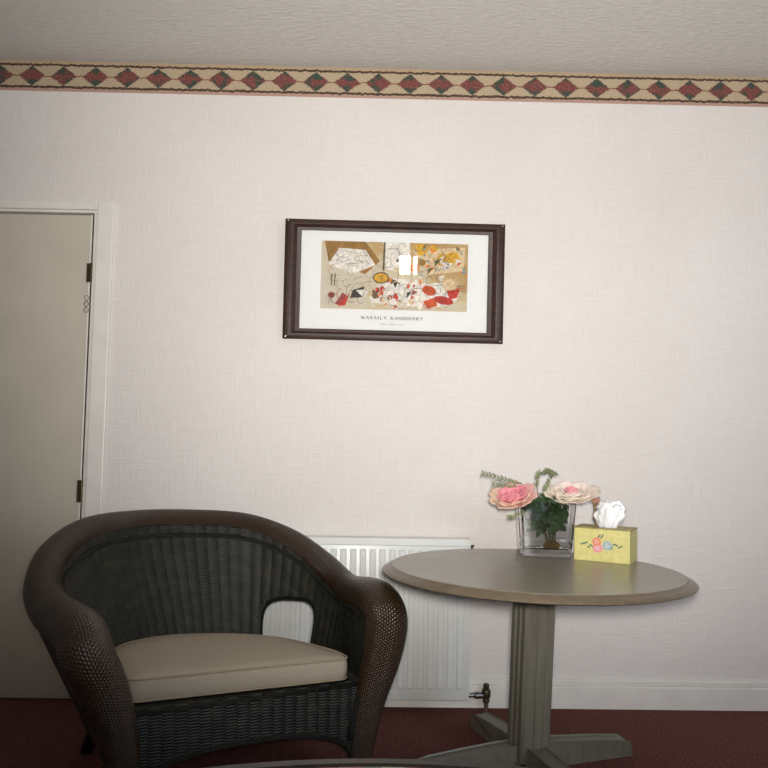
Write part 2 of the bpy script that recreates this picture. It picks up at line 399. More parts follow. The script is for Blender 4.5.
for k in range(12):
    ell(r2.uniform(.5, .98), r2.uniform(.05, .6), .008, .018, r2.choice([6, 10, 5, 10]))
mesh_obj('artwork', av, af, None, pic, mats=pal, midx=ai)
# caption lettering, built from strokes
M['ink'] = simple('caption_ink', lin(40, 38, 36), .7)
GL = {'W': [((0, 1), (.28, 0), 1), ((.28, 0), (.5, .85), 0), ((.5, .85), (.74, 0), 1), ((.74, 0), (1, 1), 0)],
      'A': [((0, 0), (.5, 1), 0), ((.5, 1), (1, 0), 1), ((.2, .35), (.8, .35), 0)],
      'S': [((.9, .8), (.6, 1), 0), ((.6, 1), (.2, .9), 0), ((.2, .9), (.15, .65), 1), ((.15, .65), (.85, .38), 1), ((.85, .38), (.8, .1), 1), ((.8, .1), (.4, 0), 0), ((.4, 0), (.1, .2), 0)],
      'I': [((.5, 0), (.5, 1), 1)], 'L': [((.2, 0), (.2, 1), 1), ((.2, 0), (.9, 0), 0)],
      'Y': [((0, 1), (.5, .5), 1), ((1, 1), (.5, .5), 0), ((.5, .5), (.5, 0), 1)],
      'K': [((.15, 0), (.15, 1), 1), ((.15, .45), (.9, 1), 0), ((.35, .6), (1, 0), 1)],
      'N': [((.1, 0), (.1, 1), 0), ((.1, 1), (.9, 0), 1), ((.9, 0), (.9, 1), 0)],
      'D': [((.15, 0), (.15, 1), 1), ((.15, 1), (.7, .9), 0), ((.7, .9), (.95, .5), 1), ((.95, .5), (.7, .1), 1), ((.7, .1), (.15, 0), 0)]}
def lettering(txt, x0, z0, hgt, wid, gap, space, name):
    v = []; f = []; x = x0
    def seg(a, b, th):
        a = Vector((x+a[0]*wd, z0+a[1]*hgt)); b = Vector((x+b[0]*wd, z0+b[1]*hgt)); d = (b-a).normalized(); n = Vector((-d.y, d.x))*th; k = len(v)
        for q in (a+n, b+n, b-n, a-n): v.append((q.x, -.0068, q.y))
        f.append((k, k+1, k+2, k+3))
    for ch in txt:
        if ch == ' ': x += space; continue
        wd = wid*(1.35 if ch in 'W' else .35 if ch == 'I' else 1)
        for a, b, th in GL[ch]: seg(a, b, .0012 if th else .0005)
        if ch in 'WAIYKN':
            for sxx in ((0, 1) if ch != 'I' else (.5,)):
                zz = 1 if ch in 'WY' else 0; hw = .14 if ch != 'I' else .7
                seg((sxx-hw, zz), (sxx+hw, zz), .0003)
                if ch in 'IKN': seg((sxx-hw, 1-zz), (sxx+hw, 1-zz), .0003)
        x += wd+gap
    return v, f, x
_, _, xe = lettering('WASSILY KANDINSKY', 0, 0, .0120, .0112, .0042, .011, '')
v, f, _ = lettering('WASSILY KANDINSKY', -xe/2-.003, -.150, .0120, .0112, .0042, .011, '')
mesh_obj('caption', v, f, M['ink'], pic)
M['ink_pale'] = simple('pale_ink', lin(150, 146, 142), .7)
v = []; f = []; x = -.052                      # second line: small faint script, illegible in the photograph
def stroke(a, b, th=.0004):
    a, b = Vector(a), Vector(b); d = (b-a).normalized(); n = Vector((-d.y, d.x))*th; k = len(v)
    for q in (a+n, b+n, b-n, a-n): v.append((q.x, -.0068, q.y))
    f.append((k, k+1, k+2, k+3))
for wlen in (7, 6, 4):
    for k in range(wlen):
        hgt = .008 if k == 0 or r2.random() < .25 else .0045
        stroke((x, -.172), (x+.002, -.172+hgt), .0005); stroke((x+.002, -.172+hgt*.8), (x+.004, -.172)); x += .005
    x += .004
mesh_obj('script_line', v, f, M['ink_pale'], pic)

# ------------------------------------------------------------------ radiator
rad = empty('radiator', (-.12, -.06, .042)); tag(rad, 'white fluted panel radiator low on the wall between armchair and table', 'radiator')
rx0, rx1, rz1 = -.50, .50, .591
pb = MB().box(rx0, rx1, -.012, .0, 0, rz1, bev=.003)
pitch = .0368; k = 0; x = rx1-.022-.026
while x > rx0+.01:
    bm = bmesh.new(); bmesh.ops.create_cube(bm, size=1)
    for q in bm.verts:
        top = q.co.y < 0
        q.co = Vector((x+.013+q.co.x*(.0265 if not top else .0195), -.0155+q.co.y*.007, .297+q.co.z*(.515 if not top else .502)))
    bmesh.ops.bevel(bm, geom=bm.edges[:], offset=.0022, segments=2, affect='EDGES')
    pb.bm(bm); x -= pitch
autosmooth(pb.build('front_panel', M['radiator'], rad), 30)
MB().box(rx0-.003, rx1+.003, -.019, .045, rz1-.024, rz1+.004, bev=.003).build('top_grille', M['radiator'], rad)
for q in (rx0, rx1): MB().box(q-.003, q+.003, -.010, .045, .02, rz1-.024).build('side_panel', M['radiator'], rad)
MB().box(rx0+.02, rx1-.02, .030, .042, .02, rz1-.03).build('rear_panel', M['radiator'], rad)
bv = MB().tube([(rx1+.002, .01, .555), (rx1+.014, .01, .555)], .009, 12).tube([(rx1+.012, .0, .565), (rx1+.012, .0, .572)], .006, 10).tube([(rx1+.006, .0, .535), (rx1+.012, .0, .535)], .005, 10)
bv.build('bleed_valve', M['valve'], rad)
MB().tube([(rx1, .012, .014), (rx1+.022, .012, .014), (rx1+.028, .012, .014), (rx1+.055, .012, .014)], [.009, .009, .014, .012], 12).build('valve_tail', M['chrome'], rad)
vb = MB().lathe([(0, -.026), (.012, -.026), (.014, -.018), (.011, -.012), (.016, -.008), (.018, .014), (.015, .022), (.010, .026), (.012, .032), (.010, .042), (0, .045)], (rx1+.068, .012, .014), 16)
autosmooth(vb.build('valve_body', M['valve'], rad))
autosmooth(MB().tube([(rx1+.068, .012, -.01), (rx1+.068, .012, -.042)], .0085, 12).build('pipe', M['copper'], rad))

# ------------------------------------------------------------------ round table
TZ = .613; TC = (.518, -.600); TR = .476
tab = empty('round_pedestal_table', (TC[0], TC[1], 0)); tag(tab, 'round taupe pedestal dining table with carved edge on a four-footed fluted post', 'table')
top = MB().lathe([(0, -.004), (TR-.052, -.004), (TR-.050, 0), (TR-.006, 0)][0:0]+[(0, 0), (TR-.030, 0)], n=96)
tilt = Matrix.Translation((0, 0, TZ)) @ Matrix.Rotation(R(.75), 4, 'Y')
tp = MB().lathe([(0, -.012), (TR-.0285, -.012), (TR-.0285, -.0012), (TR-.030, 0), (0, 0)], n=96); o = autosmooth(tp.build('tabletop', M['table_top'], tab), 30); o.matrix_local = tilt
ed = MB().lathe([(0, -.0255), (TR-.022, -.0255), (TR-.008, -.0245), (TR, -.0205), (TR, -.018), (TR-.006, -.0125), (TR-.016, -.0075), (TR-.024, -.0045), (TR-.0265, -.002), (TR-.028, -.0014), (TR-.028, -.0125), (0, -.0125)], n=96)
o = autosmooth(ed.build('carved_edge', M['table_edge'], tab), 28); o.matrix_local = tilt
A0 = R(18); Rz = Matrix.Rotation(A0, 4, 'Z')
hw = .051; face = [(-hw+.010, 0), (-hw+.018, 0), (-.022, 0), (-.019, .005), (-.012, .005), (-.009, 0), (.009, 0), (.012, .005), (.019, .005), (.022, 0), (hw-.018, 0), (hw-.010, 0)]
sec = []
for k in range(4):
    a = k*PI/2
    for (s, d) in face:
        x, y = s, -(hw-d); sec.append((x*math.cos(a)-y*math.sin(a), x*math.sin(a)+y*math.cos(a)))
vs = []; zs = [(.03, 1), (.50, 1.02), (.55, 1.03), (.583, 1.06)]
for (z, k) in zs: vs += [Rz @ Vector((x*k, y*k, z))+Vector((-.017, .030, 0))*(1-z/.583) for x, y in sec]
n = len(sec); fs = [(i*n+j, i*n+(j+1) % n, (i+1)*n+(j+1) % n, (i+1)*n+j) for i in range(3) for j in range(n)]+[tuple(range(n))[::-1], tuple(range(3*n, 4*n))]
mesh_obj('pedestal_post', vs, fs, M['table_leg'], tab)
for k in range(4):
    # foot: deep at the post, easing down to a rounded toe
    side = [(.045, .0), (.045, .072), (.10, .070), (.22, .062), (.325, .053), (.350, .048), (.366, .034), (.368, .0)]
    vs = []
    for s in (-1, 1):
        for (x, z) in side:
            wd = .030-.004*x/.4; wd = wd*.72 if x > .36 else wd
            vs.append((x, s*wd, z))
    m = len(side); fs = [tuple(range(m)), tuple(range(m, 2*m))[::-1]]+[(i, (i+1) % m, (i+1) % m+m, i+m) for i in range(m)]
    o = mesh_obj('foot', vs, fs, M['table_leg'], tab); o.rotation_euler = (0, 0, A0+k*PI/2); o.location = (-.017, .030, 0)
    bv_ = o.modifiers.new('soft_edges', 'BEVEL'); bv_.width = .006; bv_.segments = 2
MB().box(-.36, .36, -.028, .028, TZ-.0600, TZ-.0285, bev=.003).box(-.028, .028, -.26, .26, TZ-.0600, TZ-.0285, bev=.003).build('support_batten', M['table_leg'], tab).rotation_euler = (0, R(.75), A0)
TOPN = Vector((math.sin(R(.75)), 0, math.cos(R(.75))))
def tz(x): return TZ-(x-TC[0])*math.tan(R(.75))

# ------------------------------------------------------------------ coffee table (only its far rim reaches the frame)
cof = empty('coffee_table', (.03, -2.005, 0)); tag(cof, 'dark oval coffee table with a floral inlay, its far rim at the bottom edge', 'coffee table')
M['dark_wood'] = simple('dark_wood', lin(38, 28, 20), .4, var=.2, scale=30)
t = NT('floral_inlay'); co = t.coord(); vo = t.node('ShaderNodeTexVoronoi'); vo.inputs['Scale'].default_value = 22; t.link(co, vo.inputs['Vector'])
t.base(t.ramp(vo.outputs['Color'], (.1, lin(196, 186, 160)), (.35, lin(110, 128, 112)), (.55, lin(176, 50, 56)), (.7, lin(200, 196, 190)), (.9, lin(120, 126, 140))), .3); M['floral'] = t.m
a_, b_ = .64, .385
def oval(prof, mat, name):
    o = MB().lathe([(r, z) for r, z in prof], n=72); 
    for q in o.v: q.x *= (a_ if q.x else a_); q.y *= b_
    return autosmooth(o.build(name, mat, cof))
oval([(.0, .385), (.96, .385), (.995, .392), (1, .41), (.995, .42), (.92, .423), (.903, .416), (0, .416)], M['dark_wood'], 'rim')
oval([(0, .4165), (.90, .4165), (.90, .4195), (0, .4195)], M['floral'], 'inlay')
for sx_ in (-1, 1):
    for sy_ in (-1, 1):
        MB().tube([(sx_*.40, sy_*.20, .385), (sx_*.41, sy_*.21, .2), (sx_*.43, sy_*.22, 0)], [.024, .018, .014], 12).build('leg', M['dark_wood'], cof, smooth=True)

# ------------------------------------------------------------------ wicker armchair
CR = R(27); ch = empty('wicker_armchair', (-.320, -.870, 0), CR)
tag(ch, 'dark brown wicker tub armchair with rolled arms and a beige seat pad', 'armchair')
# rolled rim: column, arm, back, arm, column
right = [(.335, 0, .02, .033), (.345, 0, .12, .038), (.368, -.008, .25, .047), (.398, -.014, .36, .058), (.422, .0, .455, .064), (.430, .06, .502, .064), (.436, .15, .510, .057), (.452, .28, .498, .052), (.460, .39, .505, .048), (.430, .51, .560, .046), (.34, .61, .637, .042), (.20, .69, .692, .038)]
left = [(-.315, 0, .02, .035), (-.325, 0, .12, .042), (-.350, -.008, .25, .052), (-.386, -.014, .36, .061), (-.424, .0, .44, .066), (-.438, .06, .487, .066), (-.460, .15, .503, .060), (-.488, .28, .513, .056), (-.502, .40, .558, .052), (-.465, .51, .634, .048), (-.36, .61, .694, .043), (-.20, .69, .712, .038)]
ctl = left+[(0, .715, .710, .037)]+right[::-1]
P4 = catmull([Vector(c[:3]) for c in ctl], 9)
rr = [v.x for v in catmull([Vector((c[3], 0, 0)) for c in ctl], 9)]
NP = len(P4)
rim = MB().tube(P4, rr, 28, up=(0, 1, 0)); autosmooth(rim.build('rolled_rim', M['wicker_brown'], ch), 70)
# shell (back and inner arms): rim samples -> seat level -> base
i0, i1 = 9*4, NP-1-9*4
seatc = [(-.352, .02), (-.362, .10), (-.372, .18), (-.37, .27), (-.34, .36), (-.275, .44), (-.18, .50), (-.09, .525), (0, .53), (.09, .525), (.18, .50), (.275, .44), (.34, .36), (.37, .27), (.372, .18), (.362, .10), (.352, .02)]
basec = [(x*.90, y*.97+.01) for x, y in seatc]
def resample(pts, m):
    q = catmull([Vector((a, b, 0)) for a, b in pts], 12); L = [0]
    for a, b in zip(q[:-1], q[1:]): L.append(L[-1]+(b-a).length)
    out = []; j = 0
    for k in range(m):
        s = L[-1]*k/(m-1)
        while j < len(q)-2 and L[j+1] < s: j += 1
        out.append(q[j].lerp(q[j+1], (s-L[j])/max(1e-9, L[j+1]-L[j])))
    return out, L[-1]
NU = 161
# re-parametrise the rim between the two arm fronts by arc length
seg = P4[i0:i1+1]; sr = rr[i0:i1+1]; L = [0]
for a, b in zip(seg[:-1], seg[1:]): L.append(L[-1]+(b-a).length)
rimU = []; rU = []; j = 0
for k in range(NU):
    s = L[-1]*k/(NU-1)
    while j < len(seg)-2 and L[j+1] < s: j += 1
    f = (s-L[j])/(L[j+1]-L[j]); rimU.append(seg[j].lerp(seg[j+1], f)); rU.append(sr[j]*(1-f)+sr[j+1]*f)
seatU, LS = resample(seatc, NU); baseU, _ = resample(basec, NU)
SZ, BZ = .297, .17
NV = 46
rows = []; uvr = []
for k in range(NU):
    c = Vector((0, .2, 0)); T = rimU[k]; inward = Vector((-(T.x), -(T.y-.12), 0)).normalized()
    T = T+inward*rU[k]*.62+Vector((0, 0, -rU[k]*.35))
    S = Vector((seatU[k].x, seatU[k].y, SZ)); B = Vector((baseU[k].x, baseU[k].y, BZ+.02*math.sin(k/(NU-1)*PI*8)**2*0))
    col = []; 
    for m in range(NV):
        t_ = m/(NV-1)
        if t_ < .72:
            q = t_/.72; e = q*q*(3-2*q)*.35+q*.65
            p = T.lerp(S, q); h2 = T.lerp(S, e); p = Vector((h2.x, h2.y, p.z))
        else:
            p = S.lerp(B, (t_-.72)/.28)
        col.append(p)
    rows.append(col)
hole_parts = []
def hole_in(k, m, side):
    # hand hole low in the rear corner: local coordinates u (index) and height
    p = rows[k][m]
    cu = hc[side]; du = (k-cu)/HU; dz = (p.z-HZ)/HH
    return abs(du)**3.2+abs(dz)**3.2 < 1
HU = 10.2; HZ = .350; HH = .100
def nearest(x, y):
    return min(range(NU), key=lambda k: (seatU[k].x-x)**2+(seatU[k].y-y)**2)
hc = {1: nearest(.275, .440)}
vs = []; uv = []; idx = {}
for k in range(NU):
    v_ = 0
    for m in range(NV):
        if m: v_ += (rows[k][m]-rows[k][m-1]).length
        idx[k, m] = len(vs); vs.append(rows[k][m].copy()); uv.append((k/(NU-1)*LS*1.15, v_))
fs = []
for k in range(NU-1):
    for m in range(NV-1):
        if any(all(hole_in(a, b, sd) for a, b in ((k, m), (k+1, m), (k, m+1), (k+1, m+1))) for sd in (1,)): continue
        fs.append((idx[k, m], idx[k+1, m], idx[k+1, m+1], idx[k, m+1]))
# snap ragged border vertices on to the smooth hole outline
used = {}
for f_ in fs:
    for q in f_: used[q] = used.get(q, 0)+1
def surf(kf, zf):
    k0 = int(math.floor(kf)); k0 = max(0, min(NU-2, k0)); fr = kf-k0
    def atz(k):
        for m in range(NV-1):
            if rows[k][m].z >= zf >= rows[k][m+1].z:
                d = rows[k][m].z-rows[k][m+1].z or 1; return rows[k][m].lerp(rows[k][m+1], (rows[k][m].z-zf)/d)
        return rows[k][-1]
    return atz(k0).lerp(atz(k0+1), fr)
for (k, m), i in idx.items():
    for sd in (1,):
        if used.get(i, 0) in (1, 2, 3) and 0 < k < NU-1 and 0 < m < NV-1 and abs(k-hc[sd]) < HU+2 and abs(rows[k][m].z-HZ) < HH+.03:
            du = (k-hc[sd])/HU; dz = (rows[k][m].z-HZ)/HH; L_ = (abs(du)**3.2+abs(dz)**3.2)**(1/3.2)
            if L_ > .3: vs[i] = surf(hc[sd]+du/L_*HU, HZ+dz/L_*HH)
shell = mesh_obj('backrest', vs, fs, M['wicker_dark'], ch, True, uv)
so = shell.modifiers.new('thick', 'SOLIDIFY'); so.thickness = .022; so.offset = 0
for sd in (1,):
    ring = []
    for a in range(41):
        th = 2*PI*a/40; c_, s_ = math.cos(th), math.sin(th)
        ring.append(surf(hc[sd]+HU*math.copysign(abs(c_)**(2/3.2), c_), HZ+HH*math.copysign(abs(s_)**(2/3.2), s_)))
    MB().tube(ring, .009, 8, cap=False).build('hand_hole_trim', M['wicker_dark'], ch, smooth=True)
# inner braid below the rolled rim
br = MB().tube([rows[k][3]+Vector((-(rows[k][3].x), -(rows[k][3].y-.12), 0)).normalized()*.010 for k in range(8, NU-8)], .009, 8)
br.build('inner_braid', M['wicker_dark'], ch, smooth=True)
# outer flank: from the rim's outside down to the base
ov = []; of = []; ouv = []; NO = 14
for k in range(NU):
    T = rimU[k]; out = Vector((T.x, T.y-.12, 0)).normalized(); T = T+out*rU[k]*.55+Vector((0, 0, -rU[k]*.5))
    B = rows[k][-1]+out*.030; Sm = rows[k][int(NV*.72)]+out*.055
    for m in range(NO):
        q = m/(NO-1)
        p = (T*(1-q)**2+Sm*2*q*(1-q)+B*q*q); ov.append(p); ouv.append((k/(NU-1)*LS*1.3, q*.4))
for k in range(NU-1):
    if abs(k-hc[1]) < HU+2:
        continue
    for m in range(NO-1):
        a = k*NO+m; of.append((a, a+1, a+NO+1, a+NO))
o = mesh_obj('outer_panel', ov, of, M['wicker_dark'], ch, True, ouv); so = o.modifiers.new('thick', 'SOLIDIFY'); so.thickness = .012
# arm fronts: panel with an arched braid between inner arm and column
for s in (1, -1):
    inner = [(.300, .14), (.318, .22), (.336, .30), (.346, .36), (.358, .42), (.376, .465), (.402, .492), (.432, .498)]
    outer = [(.345, .14), (.362, .22), (.385, .30), (.402, .36), (.424, .42), (.432, .45), (.436, .47), (.440, .48)]
    vs = []; uv = []
    for yy in (-.020, .012):
        for (a, b) in zip(inner, outer):
            for q in range(5):
                x = a[0]+(b[0]-a[0])*q/4; z = a[1]+(b[1]-a[1])*q/4; vs.append((s*x, yy+.012*(1-q/4), z)); uv.append((x, z))
    fs = []; n5 = len(inner)*5
    for base_ in (0, n5):
        for i in range(len(inner)-1):
            for q in range(4):
                a = base_+i*5+q; fs.append((a, a+1, a+6, a+5))
    for i in range(len(inner)-1):
        for c in (0, 4):
            a = i*5+c; fs.append((a, a+5, a+5+n5, a+n5))
    autosmooth(mesh_obj('arm_front', vs, fs, M['wicker_dark'], ch, True, uv), 60)
    MB().tube(catmull([(s*(a[0]+.002), -.014, a[1]) for a in inner], 5), .0085, 8).build('arm_braid', M['wicker_dark'], ch, smooth=True)
# front apron with a shallow arch, and seat deck
vs = []; fs = []; uv = []; NA = 60; NR = 16
for yy in (-.006, .012):
    for k in range(NA+1):
        x = -.345+.69*k/NA; zb = .105+.072*max(0, 1-abs(x/.30)**2.6)**.6; zt = .290
        for m in range(NR+1):
            z = zt+(zb-zt)*m/NR; vs.append((x, yy, z)); uv.append((x, z))
n1 = (NA+1)*(NR+1)
for b0 in (0, n1):
    for k in range(NA):
        for m in range(NR):
            a = b0+k*(NR+1)+m; fs.append((a, a+1, a+NR+2, a+NR+1))
for k in range(NA):
    for m in (0, NR):
        a = k*(NR+1)+m; fs.append((a, a+NR+1, a+NR+1+n1, a+n1))
autosmooth(mesh_obj('front_apron', vs, fs, M['wicker_dark'], ch, True, uv), 60)
MB().tube([(-.345+.69*k/NA, -.004,   .105+.072*max(0, 1-abs((-.345+.69*k/NA)/.30)**2.6)**.6) for k in range(NA+1)], .010, 8).build('apron_braid', M['wicker_dark'], ch, smooth=True)
MB().tube([(-.36, .0, .288), (.36, .0, .288)], .008, 8).build('seat_braid', M['wicker_dark'], ch, smooth=True)
MB().prism([(q.x*.98, q.y*.985) for q in seatU[::4]]+[(.33, 0), (-.33, 0)], .284, .2985).build('seat_deck', M['wicker_dark'], ch)
for s in (1, -1):
    MB().tube([(s*.27, .46, .28), (s*.300, .53, .15), (s*.332, .60, .0)], [.026, .024, .020], 12).build('rear_leg', M['leg_dark'], ch, smooth=True)

# seat pad: lies on the chair
def rounded(poly_, r_, seg_=5):
    out = []; n = len(poly_)
    for i in range(n):
        p = Vector(poly_[i]); a = Vector(poly_[i-1]); b = Vector(poly_[(i+1) % n])
        da, db = (a-p), (b-p); r1 = min(r_, da.length*.45, db.length*.45); s = p+da.normalized()*r1; e = p+db.normalized()*r1
        for k in range(seg_+1):
            t_ = k/seg_; out.append(s*(1-t_)**2+p*2*t_*(1-t_)+e*t_*t_)
    return out
cp = [(.310, .002), (.305, .10), (.262, .22), (.215, .32), (.150, .390), (.05, .455), (-.07, .495), (-.163, .495), (-.262, .45), (-.315, .36), (-.335, .2), (-.325, .050)]
out = rounded(cp, .045)
NC = len(out); cx = sum(p.x for p in out)/NC; cy = sum(p.y for p in out)/NC
CZ0 = .3005
sect = [(.0, 0, 'b'), (.965, 0, 'b'), (.992, .006, 's'), (1.0, .022, 's'), (1.0, .036, 's'), (.993, .046, 's'), (.97, .0505, 't'), (.80, .055, 't'), (.5, .058, 't'), (0, .059, 't')]
vs = []; fs = []
for (k_, dz, _) in sect:
    for p in out: vs.append((cx+(p.x-cx)*k_, cy+(p.y-cy)*k_, CZ0+dz*1.26))
for i in range(len(sect)-1):
    for k in range(NC): fs.append((i*NC+k, i*NC+(k+1) % NC, (i+1)*NC+(k+1) % NC, (i+1)*NC+k))
pad = empty('seat_cushion', (-.320, -.870, 0), CR)
tag(pad, 'beige canvas seat cushion with piped edges lying in the wicker armchair', 'cushion')
autosmooth(mesh_obj('pad', vs, fs, M['cushion'], pad), 60)
for dz in (.0615, .005):
    MB().tube([Vector((cx+(p.x-cx)*.996, cy+(p.y-cy)*.996, CZ0+dz)) for p in out+out[:1]], .0030, 6, cap=False).build('piping', M['piping'], pad, smooth=True)

# ------------------------------------------------------------------ vase and flowers
VX, VY = .613, -.300; VZ = tz(VX)+.001
vase = empty('glass_vase', (VX, VY, VZ), R(-6)); vase.rotation_euler = (0, R(.75), R(-6)); tag(vase, 'clear square-sided glass vase part filled with water on the round table', 'vase')
def rrect(hx, hy, r_, n=5):
    o_ = []
    for (sx_, sy_, a0) in ((1, 1, 0), (-1, 1, 90), (-1, -1, 180), (1, -1, 270)):
        for k in range(n+1):
            a = R(a0+90*k/n); o_.append((sx_*(hx-r_)+r_*math.cos(a), sy_*(hy-r_)+r_*math.sin(a)))
    return o_
def loftrects(secs, name, mat, parent, capends=True):
    vs = []; fs = []; n = None
    for (hx, hy, r_, z) in secs:
        p = rrect(hx, hy, r_); n = len(p); vs += [(x, y, z) for x, y in p]
    for i in range(len(secs)-1):
        for k in range(n): fs.append((i*n+k, i*n+(k+1) % n, (i+1)*n+(k+1) % n, (i+1)*n+k))
    fs.append(tuple(range(n))[::-1]); fs.append(tuple(range((len(secs)-1)*n, len(secs)*n)))
    return autosmooth(mesh_obj(name, vs, fs, mat, parent), 30)
VH = .186; g = .006
loftrects([(.082, .050, .014, 0), (.086, .053, .016, .004), (.101, .066, .018, VH-.002), (.100, .065, .017, VH), (.101-g, .066-g, .012, VH-.002), (.089-g, .056-g, .010, .030), (.080-g, .048-g, .010, .024)], 'glass_body', M['glass'], vase)
loftrects([(.081-g, .048-g, .010, .0248), (.0885-g, .0555-g, .010, .0305), (.0915-g, .0577-g, .010, .058)], 'water', M['water'], vase)
M['amber'] = simple('amber_glass', lin(150, 110, 40), .2, var=.3, scale=90)
autosmooth(MB().lathe([(0, .0), (.026, .002), (.030, .012), (.022, .022), (.008, .028), (0, .029)], (.022, 0, .0255), 14, 1, .8).build('amber_stone', M['amber'], vase), 25)

def petal_grid(c, ax, up, w, h, curl, cup, nu=7, nv=7):
    """one petal: grows from c along up, faces along ax, edges cupping inward and the lip rolling outward"""
    ax = ax.normalized(); up = up.normalized(); sd = up.cross(ax).normalized(); vs = []; fs = []
    for i in range(nv):
        tv = i/(nv-1); ww = w*math.sin(PI*(.16+.62*tv))**.8*(1 if tv < .9 else .86)
        for j in range(nu):
            s = (j/(nu-1)*2-1); hh = h*tv*(1-.12*s*s*tv)
            off = -cup*(s*s)*w+curl*h*(tv**2.6)+.05*h*math.sin(s*5+tv*4)
            vs.append(c+sd*s*ww*.5+up*hh+ax*off)
    for i in range(nv-1):
        for j in range(nu-1):
            a = i*nu+j; fs.append((a, a+1, a+nu+1, a+nu))
    return vs, fs
def make_rose(name, loc, axis, size, inner_m, outer_m, label, group, seed, wide=1.0, ninner=4):
    r_ = random.Random(seed); e = empty(name, loc); tag(e, label, 'flower', group)
    axis = Vector(axis).normalized(); u = axis.orthogonal().normalized(); v_ = axis.cross(u)
    inn, outr = MB(), MB()
    for ring, (cnt, rad_, h_, w_, opn, tgt) in enumerate(((3, .04, .66, .36, .03, inn), (4, .12, .70, .50, .10, inn), (5, .22, .72, .62, .22, inn), (6, .32, .70, .80, .34, inn), (7, .42, .70, .95, .52, outr), (7, .46, .66, 1.0, .90, outr))):
        tgt = inn if ring < ninner else outr
        for k in range(cnt):
            a = 2*PI*(k+.5*(ring % 2))/cnt+r_.uniform(-.15, .15); d = u*math.cos(a)+v_*math.sin(a)
            base = d*rad_*size*.45; upv = (axis+d*opn).normalized()
            vs, fs = petal_grid(base, d, upv, w_*size, h_*size*r_.uniform(.92, 1.08), .10+.22*opn, .16)
            tgt.add(vs, fs)
    for q in inn.v+outr.v: q.z *= .8; q.x *= wide
    for mb_, nm, mt in ((inn, 'inner_petals', inner_m), (outr, 'outer_petals', outer_m)):
        o = mb_.build(nm, mt, e, smooth=True); so = o.modifiers.new('thick', 'SOLIDIFY'); so.thickness = .0010
    return e
def petal_mat(name, a, b, c):
    t = NT(name); co = t.coord(); f = t.noise(co, 28, 3); g = t.noise(t.mapping(co, (7, 7, 7), (2, 4, 1)), 1, 2)
    t.base(t.mix(t.ramp(g, (.42, (0, 0, 0, 1)), (.62, (1, 1, 1, 1))), t.mix(f, a, b), c), .6, spec=.2)
    t.b.inputs['Subsurface Weight'].default_value = .1; t.b.inputs['Subsurface Radius'].default_value = (.01, .006, .005); return t.m
M['pink_in'] = petal_mat('pink_petals', lin(214, 112, 132), lin(230, 158, 166), lin(230, 156, 162))
M['peach_out'] = petal_mat('peach_petals', lin(226, 160, 164), lin(232, 182, 178), lin(224, 194, 172))
M['pink_core'] = petal_mat('pink_core', lin(214, 92, 112), lin(230, 150, 158), lin(236, 190, 190))
M['white_out'] = petal_mat('white_petals', lin(234, 222, 214), lin(228, 206, 198), lin(226, 214, 196))
FY = VY
r1p = (.509, FY-.035, .793); r2p = (.706, FY-.02, .802)
e1 = make_rose('rose', r1p, (-.35, -.55, .75), .098, M['pink_in'], M['peach_out'], 'pink silk rose with peach outer petals, left of the two in the vase', None, 3, 1.12)
e2 = make_rose('rose', r2p, (-.15, -.50, .85), .096, M['pink_core'], M['white_out'], 'creamy white silk rose with a pink heart, nearest the tissue box', None, 5, 1.22, 2)
M['leaf_dark'] = simple('dark_leaves', lin(52, 84, 42), .55, var=.35, scale=40)
M['leaf_mid'] = simple('sage_leaves', lin(126, 134, 92), .6, var=.3, scale=60)
M['leaf_teal'] = simple('teal_leaf', lin(48, 84, 78), .5, var=.2, scale=40)
M['stem'] = simple('green_stem', lin(78, 84, 52), .6, var=.25, scale=50)
M['tan_leaf'] = simple('dried_leaf', lin(150, 118, 78), .7, var=.3, scale=60)
def leaf(mb_, c, d, nrm, L_, W_, fold=.25):
    d = Vector(d).normalized(); nrm = Vector(nrm); sd = d.cross(nrm)
    if sd.length < 1e-3: sd = d.orthogonal()
    sd.normalize(); n2 = sd.cross(d).normalized(); c = Vector(c); vs = []; fs = []
    for i, (tt, ww) in enumerate(((0, .08), (.25, .8), (.5, 1), (.75, .7), (1, .04))):
        m_ = c+d*L_*tt-n2*L_*.18*tt*tt
        vs += [m_-sd*W_*.5*ww+n2*W_*fold*ww, m_, m_+sd*W_*.5*ww+n2*W_*fold*ww]
    for i in range(4):
        a = 3*i; fs += [(a, a+1, a+4, a+3), (a+1, a+2, a+5, a+4)]
    mb_.add(vs, fs)
# leafy bunch inside and around the vase mouth
fo = empty('foliage_bunch', (VX, VY, VZ+.03)); tag(fo, 'dark green leaves and stems filling the glass vase under the roses', 'foliage')
lb, st = MB(), MB(); r_ = random.Random(21)
for k in range(16):
    a = r_.uniform(0, 2*PI); x0, y0 = .022+.012*math.cos(a), .012*math.sin(a); x1, y1 = .060*math.cos(a), .030*math.sin(a)
    pts = catmull([(x0, y0, .004), (x0*.8+x1*.2, y0*.8+y1*.2, .05), (x1*.8, y1*.8, .10), (x1, y1, .165)], 4)
    st.tube(pts, .0016, 6)
for k in range(300):
    a = r_.uniform(0, 2*PI); q = r_.uniform(0, 1)**.6; z = r_.uniform(.060, .158); lim = .5+.62*min(1, (z-.045)/.06)
    c = (.076*q*math.cos(a)*lim, .034*q*math.sin(a)*lim, z)
    leaf(lb, c, (math.cos(a)*.5, math.sin(a)*.3, r_.uniform(-.5, .8)), (r_.uniform(-1, 1), -1, r_.uniform(-.3, 1)), r_.uniform(.022, .036), r_.uniform(.013, .022))
for k in range(46):
    a = r_.uniform(0, 2*PI); c = (.075*math.cos(a), .040*math.sin(a), r_.uniform(.162, .178))
    leaf(lb, c, (math.cos(a), math.sin(a)*.8, r_.uniform(-.1, .45)), (0, -.4, 1), r_.uniform(.024, .038), r_.uniform(.014, .02))
